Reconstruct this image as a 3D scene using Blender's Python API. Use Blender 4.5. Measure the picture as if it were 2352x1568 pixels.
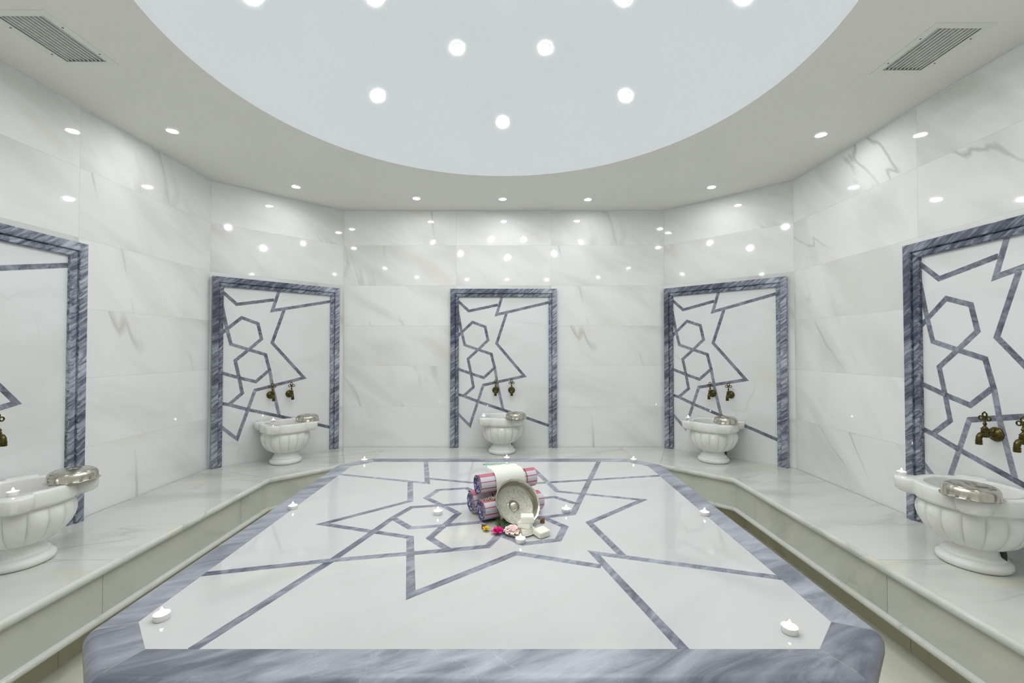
import bpy, bmesh, math, random
from mathutils import Vector, Matrix, Euler
from mathutils.geometry import delaunay_2d_cdt

# ------------------------------------------------------------------ reset
for o in list(bpy.data.objects):
    bpy.data.objects.remove(o, do_unlink=True)
SC = bpy.context.scene
COL = SC.collection
PI = math.pi

# ------------------------------------------------------------------ camera, world, exposure
CAMZ = 1.36
cam_data = bpy.data.cameras.new('camera')
cam_data.sensor_width = 36.0
cam_data.sensor_fit = 'HORIZONTAL'
cam_data.lens = 1010.0 / 2352.0 * 36.0
cam_data.shift_x = 3.0 / 2352.0
cam_data.clip_start = 0.02
cam = bpy.data.objects.new('camera', cam_data)
COL.objects.link(cam)
cam.location = (0, 0, CAMZ)
cam.rotation_euler = (PI/2 + math.atan(18.0/1010.0), 0, 0)
SC.camera = cam

world = bpy.data.worlds.new('world')
SC.world = world
world.use_nodes = True
world.node_tree.nodes['Background'].inputs[0].default_value = (0.8, 0.85, 0.9, 1)
world.node_tree.nodes['Background'].inputs[1].default_value = 0.02

SC.view_settings.view_transform = 'Standard'
SC.view_settings.look = 'None'
SC.view_settings.exposure = 0.0
SC.view_settings.gamma = 1.0
SC.view_settings.use_curve_mapping = False

DOME_LAMP, RING_LAMP = 340.0, 170.0     # spotlights in the dome and in the flat ceiling
LAMP_COLOUR = (0.985, 0.985, 1.0)

# ------------------------------------------------------------------ room numbers (metres)
XC = -0.07
HALF, CUT, YB, YF = 2.397, 1.604, 4.39, -0.30
YC1, YC0 = 3.60, 0.49
CEIL = CAMZ + 1.39
BENCH = 0.39
TABLE = 0.63
BENCH_D = 1.76
DOME_C, DOME_R, DOME_RISE = (XC + 0.012, 2.03), 1.476, 0.60
DOME_SR = (DOME_R**2 + DOME_RISE**2) / (2*DOME_RISE)

# ------------------------------------------------------------------ helpers
def tag(o, label=None, cat=None, group=None, kind=None):
    if label: o['label'] = label
    if cat: o['category'] = cat
    if group: o['group'] = group
    if kind: o['kind'] = kind
    return o

def empty(name, label, cat, loc=(0,0,0), rz=0.0, group=None, rot=None):
    o = bpy.data.objects.new(name, None)
    COL.objects.link(o)
    o.empty_display_size = 0.05
    o.location = loc
    o.rotation_euler = rot if rot is not None else (0, 0, rz)
    return tag(o, label, cat, group)

class MB:
    """collects shapes, then becomes ONE mesh object"""
    def __init__(s):
        s.v = []; s.f = []; s.tone = []; s.uv = []
        s.cur = 0.0
    def face(s, idx, uv=None):
        s.f.append(tuple(idx)); s.tone.append(s.cur); s.uv.append(uv)
    def add(s, verts, faces, M=None, uvs=None):
        b = len(s.v)
        for p in verts:
            p = Vector(p)
            s.v.append(M @ p if M is not None else p)
        for k, f in enumerate(faces):
            s.face([b+i for i in f], uvs[k] if uvs else None)
        return s
    def box(s, x0, x1, y0, y1, z0, z1, M=None):
        v = [(x0,y0,z0),(x1,y0,z0),(x1,y1,z0),(x0,y1,z0),(x0,y0,z1),(x1,y0,z1),(x1,y1,z1),(x0,y1,z1)]
        return s.add(v, [(0,3,2,1),(4,5,6,7),(0,1,5,4),(1,2,6,5),(2,3,7,6),(3,0,4,7)], M)
    def prism(s, poly, z0, z1, M=None):
        """poly counter-clockwise in xy"""
        n = len(poly)
        v = [(p[0],p[1],z0) for p in poly] + [(p[0],p[1],z1) for p in poly]
        f = [tuple(range(n-1,-1,-1)), tuple(range(n,2*n))]
        f += [(i,(i+1)%n,n+(i+1)%n,n+i) for i in range(n)]
        return s.add(v, f, M)
    def lathe(s, prof, seg=32, M=None, rfun=None, cap=True):
        """prof: list of (r, z), bottom to top outside"""
        v = []; f = []
        rings = []
        for (r, z) in prof:
            if r < 1e-6:
                rings.append([len(v)]); v.append((0,0,z))
            else:
                ids = []
                for k in range(seg):
                    a = 2*PI*k/seg
                    rr = rfun(r, z, a) if rfun else r
                    ids.append(len(v)); v.append((rr*math.cos(a), rr*math.sin(a), z))
                rings.append(ids)
        for a, b in zip(rings[:-1], rings[1:]):
            if len(a) == 1 and len(b) == 1: continue
            for k in range(seg):
                k2 = (k+1) % seg
                if len(a) == 1: f.append((a[0], b[k2], b[k]))
                elif len(b) == 1: f.append((a[k], a[k2], b[0]))
                else: f.append((a[k], a[k2], b[k2], b[k]))
        if cap:
            if len(rings[0]) > 1: f.append(tuple(reversed(rings[0])))
            if len(rings[-1]) > 1: f.append(tuple(rings[-1]))
        return s.add(v, f, M)
    def tube(s, pts, r, seg=10, M=None, closed=False):
        pts = [Vector(p) for p in pts]
        n = len(pts)
        rad = r if isinstance(r, (list, tuple)) else [r]*n
        v = []; f = []
        prev = None
        for i, p in enumerate(pts):
            if closed: t = pts[(i+1)%n] - pts[i-1]
            else: t = pts[min(i+1,n-1)] - pts[max(i-1,0)]
            t.normalize()
            if prev is None:
                up = Vector((0,0,1)) if abs(t.z) < 0.9 else Vector((1,0,0))
                a = t.cross(up).normalized()
            else:
                a = (prev - t*prev.dot(t)).normalized()
            prev = a
            b = t.cross(a)
            for k in range(seg):
                an = 2*PI*k/seg
                v.append(p + a*math.cos(an)*rad[i] + b*math.sin(an)*rad[i])
        rng = n if closed else n-1
        for i in range(rng):
            j = (i+1) % n
            for k in range(seg):
                k2 = (k+1) % seg
                f.append((i*seg+k, i*seg+k2, j*seg+k2, j*seg+k))
        if not closed:
            f.append(tuple(reversed(range(seg)))); f.append(tuple((n-1)*seg+k for k in range(seg)))
        return s.add(v, f, M)
    def build(s, name, mat, parent=None, smooth=True, angle=35, loc=None, rz=None, fix=True):
        me = bpy.data.meshes.new(name)
        me.from_pydata([tuple(p) for p in s.v], [], s.f)
        me.validate(clean_customdata=False)
        at = me.attributes.new('tone', 'FLOAT', 'FACE')
        if len(s.tone) == len(me.polygons):
            at.data.foreach_set('value', s.tone)
        if any(u is not None for u in s.uv) and len(s.uv) == len(me.polygons):
            ul = me.uv_layers.new(name='map')
            for p, u in zip(me.polygons, s.uv):
                if u is None: continue
                for li, w in zip(p.loop_indices, u): ul.data[li].uv = w
        if fix:
            bm = bmesh.new(); bm.from_mesh(me)
            bmesh.ops.recalc_face_normals(bm, faces=bm.faces)
            bm.to_mesh(me); bm.free()
        if smooth:
            me.shade_smooth()
            me.set_sharp_from_angle(angle=math.radians(angle))
        if mat: me.materials.append(mat)
        o = bpy.data.objects.new(name, me)
        COL.objects.link(o)
        if parent is not None: o.parent = parent
        if loc is not None: o.location = loc
        if rz is not None: o.rotation_euler = (0,0,rz)
        return o

def offset_path(path, t):
    """move an open 2-D path sideways by t, towards its right-hand side"""
    out = []
    P = [Vector(p) for p in path]
    n = len(P)
    def nrm(i):
        d = (P[i+1]-P[i]).normalized()
        return Vector((d.y, -d.x))
    for i in range(n):
        if i == 0: q = P[0] + nrm(0)*t
        elif i == n-1: q = P[-1] + nrm(n-2)*t
        else:
            a, b = nrm(i-1), nrm(i)
            m = (a+b)
            q = P[i] + m * (t / (1 + a.dot(b)))
        out.append((q.x, q.y))
    return out

def sweep(mb, path, prof, M=None, caps=True):
    """prof: list of (t, z) kept in order around the section"""
    rows = [[(x, y, z) for (x, y) in offset_path(path, t)] for (t, z) in prof]
    n = len(path); m = len(prof)
    v = [p for r in rows for p in r]
    f = []
    for i in range(m):
        j = (i+1) % m
        for k in range(n-1):
            f.append((i*n+k, i*n+k+1, j*n+k+1, j*n+k))
    if caps:
        f.append(tuple(i*n for i in range(m)))
        f.append(tuple(i*n+n-1 for i in reversed(range(m))))
    mb.add(v, f, M)

def strip(mb, pts, w, z0, z1, M=None):
    """flat inlay band along a 2-D line with sharp mitres"""
    P = [Vector(p) for p in pts]
    L, R = [], []
    n = len(P)
    for i in range(n):
        if i == 0 or i == n-1:
            d = (P[1]-P[0]) if i == 0 else (P[-1]-P[-2])
            d.normalize(); m = Vector((-d.y, d.x)); s = 1.0
        else:
            a = (P[i]-P[i-1]).normalized(); b = (P[i+1]-P[i]).normalized()
            na = Vector((-a.y, a.x)); nb = Vector((-b.y, b.x))
            m = na + nb; s = 1.0/max(0.12, 1 + na.dot(nb))
        L.append(P[i] + m*s*w/2); R.append(P[i] - m*s*w/2)
    rnd = random.Random(int(abs(P[0].x*977 + P[0].y*131))+n)
    for i in range(n-1):
        mb.cur = rnd.random()
        mb.prism([tuple(R[i]), tuple(R[i+1]), tuple(L[i+1]), tuple(L[i])], z0, z1, M)
    mb.cur = 0.0

# ------------------------------------------------------------------ materials
def newmat(name):
    m = bpy.data.materials.new(name); m.use_nodes = True
    nt = m.node_tree
    return m, nt, nt.nodes, nt.links, nt.nodes['Principled BSDF']

def rgb(c): return (c[0], c[1], c[2], 1.0)

def ramp(N, stops, interp='LINEAR'):
    r = N.new('ShaderNodeValToRGB')
    r.color_ramp.interpolation = interp
    e = r.color_ramp.elements
    e[0].position, e[0].color = stops[0][0], rgb(stops[0][1])
    e[1].position, e[1].color = stops[-1][0], rgb(stops[-1][1])
    for p, c in stops[1:-1]:
        q = e.new(p); q.color = rgb(c)
    return r

def vadd(N, L, a, b, scale=None):
    n = N.new('ShaderNodeVectorMath'); n.operation = 'ADD'
    L.new(a, n.inputs[0]); L.new(b, n.inputs[1])
    return n.outputs[0]

def math_node(N, L, op, a, b=None, clamp=False):
    n = N.new('ShaderNodeMath'); n.operation = op; n.use_clamp = clamp
    for i, q in enumerate((a, b)):
        if q is None: continue
        if isinstance(q, (int, float)): n.inputs[i].default_value = q
        else: L.new(q, n.inputs[i])
    return n.outputs[0]

def mixc(N, L, fac, a, b, mode='MIX'):
    n = N.new('ShaderNodeMix'); n.data_type = 'RGBA'; n.blend_type = mode
    for sock, q in ((n.inputs[0], fac), (n.inputs[6], a), (n.inputs[7], b)):
        if isinstance(q, (int, float)): sock.default_value = q
        elif isinstance(q, tuple): sock.default_value = rgb(q)
        else: L.new(q, sock)
    return n.outputs[2]

def marble_white(name, base=(0.80,0.815,0.79), alt=(0.70,0.72,0.69), vein=(0.42,0.43,0.40), warm=(0.76,0.74,0.56),
                 tiles=None, rough=0.07, vein_amt=0.55, warm_amt=0.35, joint=(0.55,0.57,0.55), rot=(0.0,0.9,0.35), local=False, scale=1.0, vrot=None, vmask=(0.47, 0.66), vwidth=0.012):
    m, nt, N, L, B = newmat(name)
    geo = N.new('ShaderNodeNewGeometry')
    tc = N.new('ShaderNodeTexCoord')
    pos = tc.outputs['Object'] if (tiles or local) else geo.outputs['Position']
    att = N.new('ShaderNodeAttribute'); att.attribute_name = 'tone'
    off = N.new('ShaderNodeVectorMath'); off.operation = 'SCALE'
    off.inputs[0].default_value = (17.3, 9.1, 23.7)
    if tiles:
        sx = N.new('ShaderNodeSeparateXYZ'); L.new(pos, sx.inputs[0])
        ux = sx.outputs['X']
        if 'lim' in tiles:
            ux = math_node(N, L, 'MINIMUM', math_node(N, L, 'MAXIMUM', ux, -tiles['lim']), tiles['lim'])
        u = math_node(N, L, 'ADD', ux, tiles.get('ox', 0) + 20*tiles['w'])
        v = math_node(N, L, 'ADD', sx.outputs[tiles.get('axis', 'Z')], tiles.get('oz', 0) + 20*tiles['h'])
        cb = N.new('ShaderNodeCombineXYZ'); L.new(u, cb.inputs[0]); L.new(v, cb.inputs[1])
        br = N.new('ShaderNodeTexBrick')
        br.offset = tiles.get('offset', 0.0); br.squash = 1.0
        br.inputs['Scale'].default_value = 1.0
        br.inputs['Brick Width'].default_value = tiles['w']
        br.inputs['Row Height'].default_value = tiles['h']
        br.inputs['Mortar Size'].default_value = tiles.get('m', 0.0011)
        br.inputs['Mortar Smooth'].default_value = 0.0
        br.inputs['Bias'].default_value = 0.0
        br.inputs['Color1'].default_value = (0,0,0,1); br.inputs['Color2'].default_value = (1,1,1,1)
        br.inputs['Mortar'].default_value = (0.5,0.5,0.5,1)
        L.new(cb.outputs[0], br.inputs['Vector'])
        bw = N.new('ShaderNodeRGBToBW'); L.new(br.outputs['Color'], bw.inputs[0])
        tone = bw.outputs[0]
    else:
        tone = att.outputs['Fac']
    # random rounding so each slab jumps elsewhere in the stone
    L.new(tone, off.inputs['Scale'])
    p2 = vadd(N, L, pos, off.outputs[0])
    mp = N.new('ShaderNodeMapping'); mp.vector_type = 'TEXTURE'; mp.inputs['Rotation'].default_value = rot
    mp.inputs['Scale'].default_value = (2.0/scale, 1.0/scale, 0.7/scale)
    L.new(p2, mp.inputs['Vector'])
    mv = N.new('ShaderNodeMapping'); mv.vector_type = 'TEXTURE'; mv.inputs['Rotation'].default_value = vrot or rot
    mv.inputs['Scale'].default_value = (4.2/scale, 0.9/scale, 0.9/scale)
    L.new(p2, mv.inputs['Vector'])
    n1 = N.new('ShaderNodeTexNoise'); n1.inputs['Scale'].default_value = 1.6; n1.inputs['Detail'].default_value = 5; n1.inputs['Distortion'].default_value = 0.6
    L.new(mp.outputs[0], n1.inputs['Vector'])
    cl = ramp(N, [(0.32, alt), (0.5, base), (0.62, base), (0.75, tuple(x*0.93 for x in base))])
    L.new(n1.outputs['Fac'], cl.inputs[0])
    # thin veins
    n2 = N.new('ShaderNodeTexNoise'); n2.inputs['Scale'].default_value = 1.35; n2.inputs['Detail'].default_value = 5; n2.inputs['Roughness'].default_value = 0.42; n2.inputs['Distortion'].default_value = 0.2
    L.new(mv.outputs[0], n2.inputs['Vector'])
    rid = math_node(N, L, 'ABSOLUTE', math_node(N, L, 'SUBTRACT', n2.outputs['Fac'], 0.5))
    mr = N.new('ShaderNodeMapRange'); mr.inputs['From Min'].default_value = 0.0; mr.inputs['From Max'].default_value = vwidth
    mr.inputs['To Min'].default_value = 1.0; mr.inputs['To Max'].default_value = 0.0
    L.new(rid, mr.inputs['Value'])
    n3 = N.new('ShaderNodeTexNoise'); n3.inputs['Scale'].default_value = 1.3; n3.inputs['Detail'].default_value = 3
    L.new(p2, n3.inputs['Vector'])
    mk = N.new('ShaderNodeMapRange'); mk.inputs['From Min'].default_value = vmask[0]; mk.inputs['From Max'].default_value = vmask[1]
    L.new(n3.outputs['Fac'], mk.inputs['Value'])
    vf = math_node(N, L, 'MULTIPLY', math_node(N, L, 'MULTIPLY', mr.outputs[0], mk.outputs[0]), vein_amt)
    c1 = mixc(N, L, vf, cl.outputs['Color'], vein)
    # broad grey bands beside veins
    mr2 = N.new('ShaderNodeMapRange'); mr2.inputs['From Min'].default_value = 0.0; mr2.inputs['From Max'].default_value = 0.045
    mr2.inputs['To Min'].default_value = 0.25; mr2.inputs['To Max'].default_value = 0.0
    L.new(rid, mr2.inputs['Value'])
    c2 = mixc(N, L, math_node(N, L, 'MULTIPLY', mr2.outputs[0], mk.outputs[0]), c1, alt)
    # warm stains
    n4 = N.new('ShaderNodeTexNoise'); n4.inputs['Scale'].default_value = 2.3; n4.inputs['Detail'].default_value = 3
    sh = vadd(N, L, mp.outputs[0], off.outputs[0]); L.new(sh, n4.inputs['Vector'])
    wm = N.new('ShaderNodeMapRange'); wm.inputs['From Min'].default_value = 0.60; wm.inputs['From Max'].default_value = 0.74
    wm.inputs['To Max'].default_value = warm_amt
    L.new(n4.outputs['Fac'], wm.inputs['Value'])
    c3 = mixc(N, L, wm.outputs[0], c2, warm)
    if tiles:
        tv = N.new('ShaderNodeMapRange'); tv.inputs['To Min'].default_value = 0.955; tv.inputs['To Max'].default_value = 1.02
        L.new(tone, tv.inputs['Value'])
        mul = N.new('ShaderNodeVectorMath'); mul.operation = 'SCALE'
        L.new(c3, mul.inputs[0]); L.new(tv.outputs[0], mul.inputs['Scale'])
        c3 = mixc(N, L, math_node(N, L, 'MULTIPLY', br.outputs['Fac'], 0.55), mul.outputs[0], joint)
    L.new(c3, B.inputs['Base Color'])
    B.inputs['Roughness'].default_value = rough
    B.inputs['IOR'].default_value = 1.5
    return m

def marble_blue(name, rough=0.08, dark=(0.085,0.095,0.13), mid=(0.20,0.215,0.265), light=(0.42,0.45,0.51), rot=(0.0,0.0,0.45), stretch=(1.6,9.0,9.0), contrast=1.0):
    m, nt, N, L, B = newmat(name)
    tcx = N.new('ShaderNodeTexCoord')
    att = N.new('ShaderNodeAttribute'); att.attribute_name = 'tone'
    off = N.new('ShaderNodeVectorMath'); off.operation = 'SCALE'; off.inputs[0].default_value = (7.3, 19.1, 13.7)
    L.new(att.outputs['Fac'], off.inputs['Scale'])
    p2 = vadd(N, L, tcx.outputs['Object'], off.outputs[0])
    mp = N.new('ShaderNodeMapping'); mp.vector_type = 'TEXTURE'; mp.inputs['Rotation'].default_value = rot; mp.inputs['Scale'].default_value = tuple(1.0/q for q in stretch)
    L.new(p2, mp.inputs['Vector'])
    n1 = N.new('ShaderNodeTexNoise'); n1.inputs['Scale'].default_value = 1.5; n1.inputs['Detail'].default_value = 8; n1.inputs['Roughness'].default_value = 0.62; n1.inputs['Distortion'].default_value = 0.8
    L.new(mp.outputs[0], n1.inputs['Vector'])
    n2 = N.new('ShaderNodeTexNoise'); n2.inputs['Scale'].default_value = 2.2; n2.inputs['Detail'].default_value = 3
    L.new(p2, n2.inputs['Vector'])
    s = math_node(N, L, 'ADD', math_node(N, L, 'MULTIPLY', n1.outputs['Fac'], 0.68), math_node(N, L, 'MULTIPLY', n2.outputs['Fac'], 0.32))
    s = math_node(N, L, 'ADD', s, math_node(N, L, 'MULTIPLY', math_node(N, L, 'SUBTRACT', att.outputs['Fac'], 0.5), 0.09))
    r = ramp(N, [(0.5-0.14/contrast, dark), (0.5-0.02/contrast, mid), (0.5+0.07/contrast, tuple((a+b)/2 for a,b in zip(mid,light))), (0.5+0.17/contrast, light)])
    L.new(s, r.inputs[0])
    # fine white scratches / veins
    n3 = N.new('ShaderNodeTexNoise'); n3.inputs['Scale'].default_value = 3.5; n3.inputs['Detail'].default_value = 5; n3.inputs['Distortion'].default_value = 1.2
    L.new(p2, n3.inputs['Vector'])
    rid = math_node(N, L, 'ABSOLUTE', math_node(N, L, 'SUBTRACT', n3.outputs['Fac'], 0.5))
    mr = N.new('ShaderNodeMapRange'); mr.inputs['From Max'].default_value = 0.005; mr.inputs['To Min'].default_value = 0.4; mr.inputs['To Max'].default_value = 0.0
    L.new(rid, mr.inputs['Value'])
    mk = N.new('ShaderNodeMapRange'); mk.inputs['From Min'].default_value = 0.5; mk.inputs['From Max'].default_value = 0.6
    L.new(n2.outputs['Fac'], mk.inputs['Value'])
    c = mixc(N, L, math_node(N, L, 'MULTIPLY', mr.outputs[0], mk.outputs[0]), r.outputs['Color'], (0.55,0.58,0.62))
    L.new(c, B.inputs['Base Color'])
    B.inputs['Roughness'].default_value = rough
    return m

def plain(name, col, rough=0.5, metal=0.0, bump=0.0, bscale=40, var=0.0, sss=0.0):
    m, nt, N, L, B = newmat(name)
    tc = N.new('ShaderNodeTexCoord')
    n = N.new('ShaderNodeTexNoise'); n.inputs['Scale'].default_value = bscale; n.inputs['Detail'].default_value = 4
    L.new(tc.outputs['Object'], n.inputs['Vector'])
    r = ramp(N, [(0.3, tuple(max(0, c*(1-var)) for c in col)), (0.7, tuple(min(1, c*(1+var*0.5)) for c in col))])
    L.new(n.outputs['Fac'], r.inputs[0]); L.new(r.outputs['Color'], B.inputs['Base Color'])
    B.inputs['Roughness'].default_value = rough
    B.inputs['Metallic'].default_value = metal
    if bump:
        b = N.new('ShaderNodeBump'); b.inputs['Strength'].default_value = bump; b.inputs['Distance'].default_value = 0.002
        L.new(n.outputs['Fac'], b.inputs['Height']); L.new(b.outputs[0], B.inputs['Normal'])
    if sss:
        B.inputs['Subsurface Weight'].default_value = sss
        B.inputs['Subsurface Radius'].default_value = (0.02, 0.015, 0.01)
        B.inputs['Subsurface Scale'].default_value = 0.5
    return m

def emission(name, col, strength):
    m = bpy.data.materials.new(name); m.use_nodes = True
    nt = m.node_tree; nt.nodes.clear()
    e = nt.nodes.new('ShaderNodeEmission'); o = nt.nodes.new('ShaderNodeOutputMaterial')
    e.inputs[0].default_value = rgb(col); e.inputs[1].default_value = strength
    nt.links.new(e.outputs[0], o.inputs[0])
    return m

WT = dict(w=0.95, lim=1.40, h=0.402, ox=0.475, oz=-0.39)
M_WALL = marble_white('polished_white_marble_wall_tiles', base=(0.875,0.88,0.87), alt=(0.735,0.745,0.71), vein=(0.42,0.40,0.33), warm=(0.76,0.735,0.63), tiles=WT, rough=0.05, rot=(0,0.5,0), vrot=(0,1.3,0), vein_amt=0.6, warm_amt=0.5, vmask=(0.50,0.62))
M_WALL_C = marble_white('corner_wall_marble_tiles', base=(0.875,0.88,0.87), alt=(0.735,0.745,0.71), vein=(0.50,0.49,0.44), warm=(0.80,0.775,0.68), tiles=dict(WT, w=1.3, ox=0.65, lim=0.6), rough=0.05, rot=(0,0.5,0), vrot=(0,0.75,0), vein_amt=0.6)
M_WALL_V = marble_white('veined_white_marble_wall_tiles', base=(0.875,0.88,0.865), alt=(0.735,0.745,0.71), vein=(0.40,0.41,0.40), warm=(0.80,0.775,0.68), tiles=WT, rough=0.05, rot=(0,0.9,0), vrot=(0,0.95,0), vein_amt=0.75, vmask=(0.44,0.58), vwidth=0.007)
M_FLOOR = marble_white('marble_floor_tiles', base=(0.66,0.67,0.56), alt=(0.54,0.55,0.45), tiles=dict(w=0.62, h=0.62, axis='Y', oz=0.19, m=0.002), rough=0.14, vein=(0.36,0.36,0.28), vein_amt=0.7, rot=(0,0,-0.9), vmask=(0.40,0.58), scale=1.6)
M_BENCH = marble_white('marble_bench', base=(0.67,0.69,0.65), alt=(0.53,0.555,0.51), rough=0.09, rot=(0.0,0.0,0.25), vein_amt=0.6, warm=(0.70,0.68,0.42), warm_amt=0.65, scale=1.6, vmask=(0.42,0.6))
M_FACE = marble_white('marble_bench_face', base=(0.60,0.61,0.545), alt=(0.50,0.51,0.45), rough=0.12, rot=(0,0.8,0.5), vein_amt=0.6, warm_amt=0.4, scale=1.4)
M_TOE = marble_white('shaded_marble_toe_plate', base=(0.47,0.45,0.315), alt=(0.38,0.36,0.24), vein=(0.3,0.28,0.2), rough=0.2, vein_amt=0.5, warm=(0.5,0.45,0.25), scale=1.4)  # darker olive marble: the shade under the ledge is put into its colour
M_PANEL = marble_white('plain_marble_panel', base=(0.79,0.81,0.81), alt=(0.73,0.745,0.73), rough=0.05, vein_amt=0.30, warm_amt=0.3, rot=(0,0.2,0))
M_TABLE = marble_white('platform_white_marble', base=(0.575,0.58,0.58), alt=(0.54,0.545,0.535), vein=(0.55,0.54,0.46), warm=(0.70,0.69,0.56), rough=0.045, vein_amt=0.35, warm_amt=0.35, rot=(0,0,0.6), scale=1.2)
M_BASIN = marble_white('carved_basin_marble', base=(0.83,0.83,0.80), alt=(0.73,0.735,0.70), rough=0.13, vein_amt=0.3, warm_amt=0.12, scale=3.0)
M_BLUE = marble_blue('blue_grey_marble_border', rough=0.30, dark=(0.12,0.13,0.16), mid=(0.23,0.245,0.29), light=(0.44,0.465,0.52), stretch=(2.2,9,9), contrast=1.1)
M_FRAME = marble_blue('blue_grey_marble_moulding', rough=0.06, dark=(0.055,0.062,0.095), mid=(0.155,0.17,0.225), light=(0.50,0.54,0.61), rot=(0.0,-0.62,0.0), stretch=(4.5,34.0,34.0), contrast=1.25)
M_INLAY = marble_blue('blue_grey_marble_inlay', rough=0.05, dark=(0.095,0.10,0.13), mid=(0.19,0.20,0.245), light=(0.38,0.41,0.47), rot=(0.3,0.3,0.9), stretch=(4,18,18), contrast=1.0)
M_PLASTER = plain('white_ceiling_paint', (0.865,0.86,0.825), rough=0.85, bump=0.05, bscale=60, var=0.015)
M_DOME = plain('white_dome_plaster', (0.79,0.825,0.84), rough=0.8, bump=0.10, bscale=35, var=0.015)
M_GROUT = plain('dark_joint_filler', (0.38,0.38,0.33), rough=0.8)
M_TRIM = plain('white_lamp_trim', (0.85,0.86,0.86), rough=0.35)
M_LENS = emission('dome_lamp_glow', LAMP_COLOUR, DOME_LAMP)
M_LENS_FLAT = emission('ring_lamp_glow', LAMP_COLOUR, RING_LAMP)
M_FLAME = emission('candle_flame', (1.0, 0.86, 0.72), 26.0)
M_WAX = plain('white_wax', (0.93,0.90,0.87), rough=0.4, sss=0.5)
M_ALU = plain('candle_cup_aluminium', (0.88,0.87,0.86), rough=0.35, metal=0.25)
M_WICK = plain('black_wick', (0.03,0.03,0.03), rough=0.9)
M_BRONZE = plain('aged_bronze', (0.11,0.09,0.03), rough=0.24, metal=0.9, bump=0.15, bscale=90, var=0.5)
M_TIN = plain('tinned_metal', (0.56,0.54,0.465), rough=0.20, metal=1.0, var=0.10)
M_VENT = plain('vent_white_paint', (0.82,0.82,0.785), rough=0.5)
M_SLAT = plain('vent_slat_paint', (0.90,0.91,0.88), rough=0.45)
M_DUCT = plain('dark_vent_duct', (0.30,0.31,0.28), rough=0.7)
M_SCREW = plain('steel_screw', (0.12,0.12,0.12), rough=0.4, metal=0.6)
M_PIPE = plain('black_drain_rubber', (0.02,0.025,0.025), rough=0.5)

# ------------------------------------------------------------------ stations: frames looking at each wall
def frame_at(cx, cy, ang):
    """x to the viewer's right, -y into the room, z up"""
    return Matrix.Translation((cx, cy, 0)) @ Matrix.Rotation(ang, 4, 'Z')
DI = (HALF + CUT)/2
YM = (YB + YC1)/2
NY = 2.025
WALLS = {
    'wall_back':        (XC, YB, 0.0, CUT, CUT),
    'wall_back_left':   (XC-DI, YM, PI/4, None, None),
    'wall_back_right':  (XC+DI, YM, -PI/4, None, None),
    'wall_left':        (XC-HALF, NY, PI/2, NY-YC0, YC1-NY),
    'wall_right':       (XC+HALF, NY, -PI/2, YC1-NY, NY-YC0),
    'wall_front':       (XC, YF, PI, CUT, CUT),
    'wall_front_left':  (XC-DI, (YF+YC0)/2, 3*PI/4, None, None),
    'wall_front_right': (XC+DI, (YF+YC0)/2, -3*PI/4, None, None),
}
diag = math.hypot(HALF-CUT, YB-YC1)/2
for nm, (x, y, a, l, r) in WALLS.items():
    l = diag if l is None else l; r = diag if r is None else r
    mb = MB().box(-l, r, 0, 0.12, -0.02, CEIL+0.05)
    o = mb.build(nm, M_WALL_C if nm.count('_') == 2 else (M_WALL_V if nm == 'wall_right' else M_WALL), smooth=False, loc=(x, y, 0), rz=a)
    tag(o, kind='structure')

octo = [(XC-CUT,YF),(XC+CUT,YF),(XC+HALF,YC0),(XC+HALF,YC1),(XC+CUT,YB),(XC-CUT,YB),(XC-HALF,YC1),(XC-HALF,YC0)]
mb = MB().prism(octo, -0.06, 0.0)
tag(mb.build('floor', M_FLOOR, smooth=False), kind='structure')

# ceiling ring with the round dome opening and two vent holes
VENTS = [(-2.047, 1.955, 0.193, 0.292), (1.946, 2.022, 0.193, 0.287)]
def make_ceiling():
    pts, edges = [], []
    def loop(poly):
        b = len(pts)
        for p in poly: pts.append(Vector(p))
        for i in range(len(poly)): edges.append((b+i, b+(i+1) % len(poly)))
    big = [(XC+(x-XC)*1.01, 2.045+(y-2.045)*1.01) for x, y in octo]
    loop(big)
    NS = 192
    loop([(DOME_C[0]+DOME_R*math.cos(2*PI*k/NS), DOME_C[1]+DOME_R*math.sin(2*PI*k/NS)) for k in range(NS)])
    for (x, y, w, h) in VENTS:
        loop([(x-w/2,y-h/2),(x+w/2,y-h/2),(x+w/2,y+h/2),(x-w/2,y+h/2)])
    v, e, f, *_ = delaunay_2d_cdt(pts, edges, [], 0, 1e-6)
    keep = []
    for t in f:
        c = sum((v[i] for i in t), Vector((0,0)))/len(t)
        if (c - Vector(DOME_C)).length < DOME_R*0.9995 and all(abs((v[i]-Vector(DOME_C)).length-DOME_R) < 1e-3 for i in t): continue
        if any(abs(c.x-x) < w/2 and abs(c.y-y) < h/2 for (x, y, w, h) in VENTS): continue
        keep.append(t)
    mb = MB(); mb.add([(p.x, p.y, CEIL) for p in v], keep)
    o = mb.build('ceiling', M_PLASTER, smooth=False, fix=False)
    tag(o, kind='structure')
    prof = []
    K = 28
    a1 = math.asin(DOME_R/DOME_SR)
    for k in range(K+1):
        a = a1*(1-k/K)
        prof.append((DOME_SR*math.sin(a) if k < K else 0.0, DOME_SR*math.cos(a) - (DOME_SR-DOME_RISE)))
    mb = MB(); mb.lathe(prof, seg=192, cap=False)
    d = mb.build('ceiling_dome', M_DOME, loc=(DOME_C[0], DOME_C[1], CEIL), angle=60)
    d.parent = o
make_ceiling()
mb = MB()
sweep(mb, [octo[7], octo[6], octo[5], octo[4], octo[3], octo[2]], [(0.0, CEIL-0.006), (0.005, CEIL-0.006), (0.006, CEIL-0.001), (0.0, CEIL-0.001)])
tag(mb.build('trim_1', M_TRIM, smooth=False), kind='structure')

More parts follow.
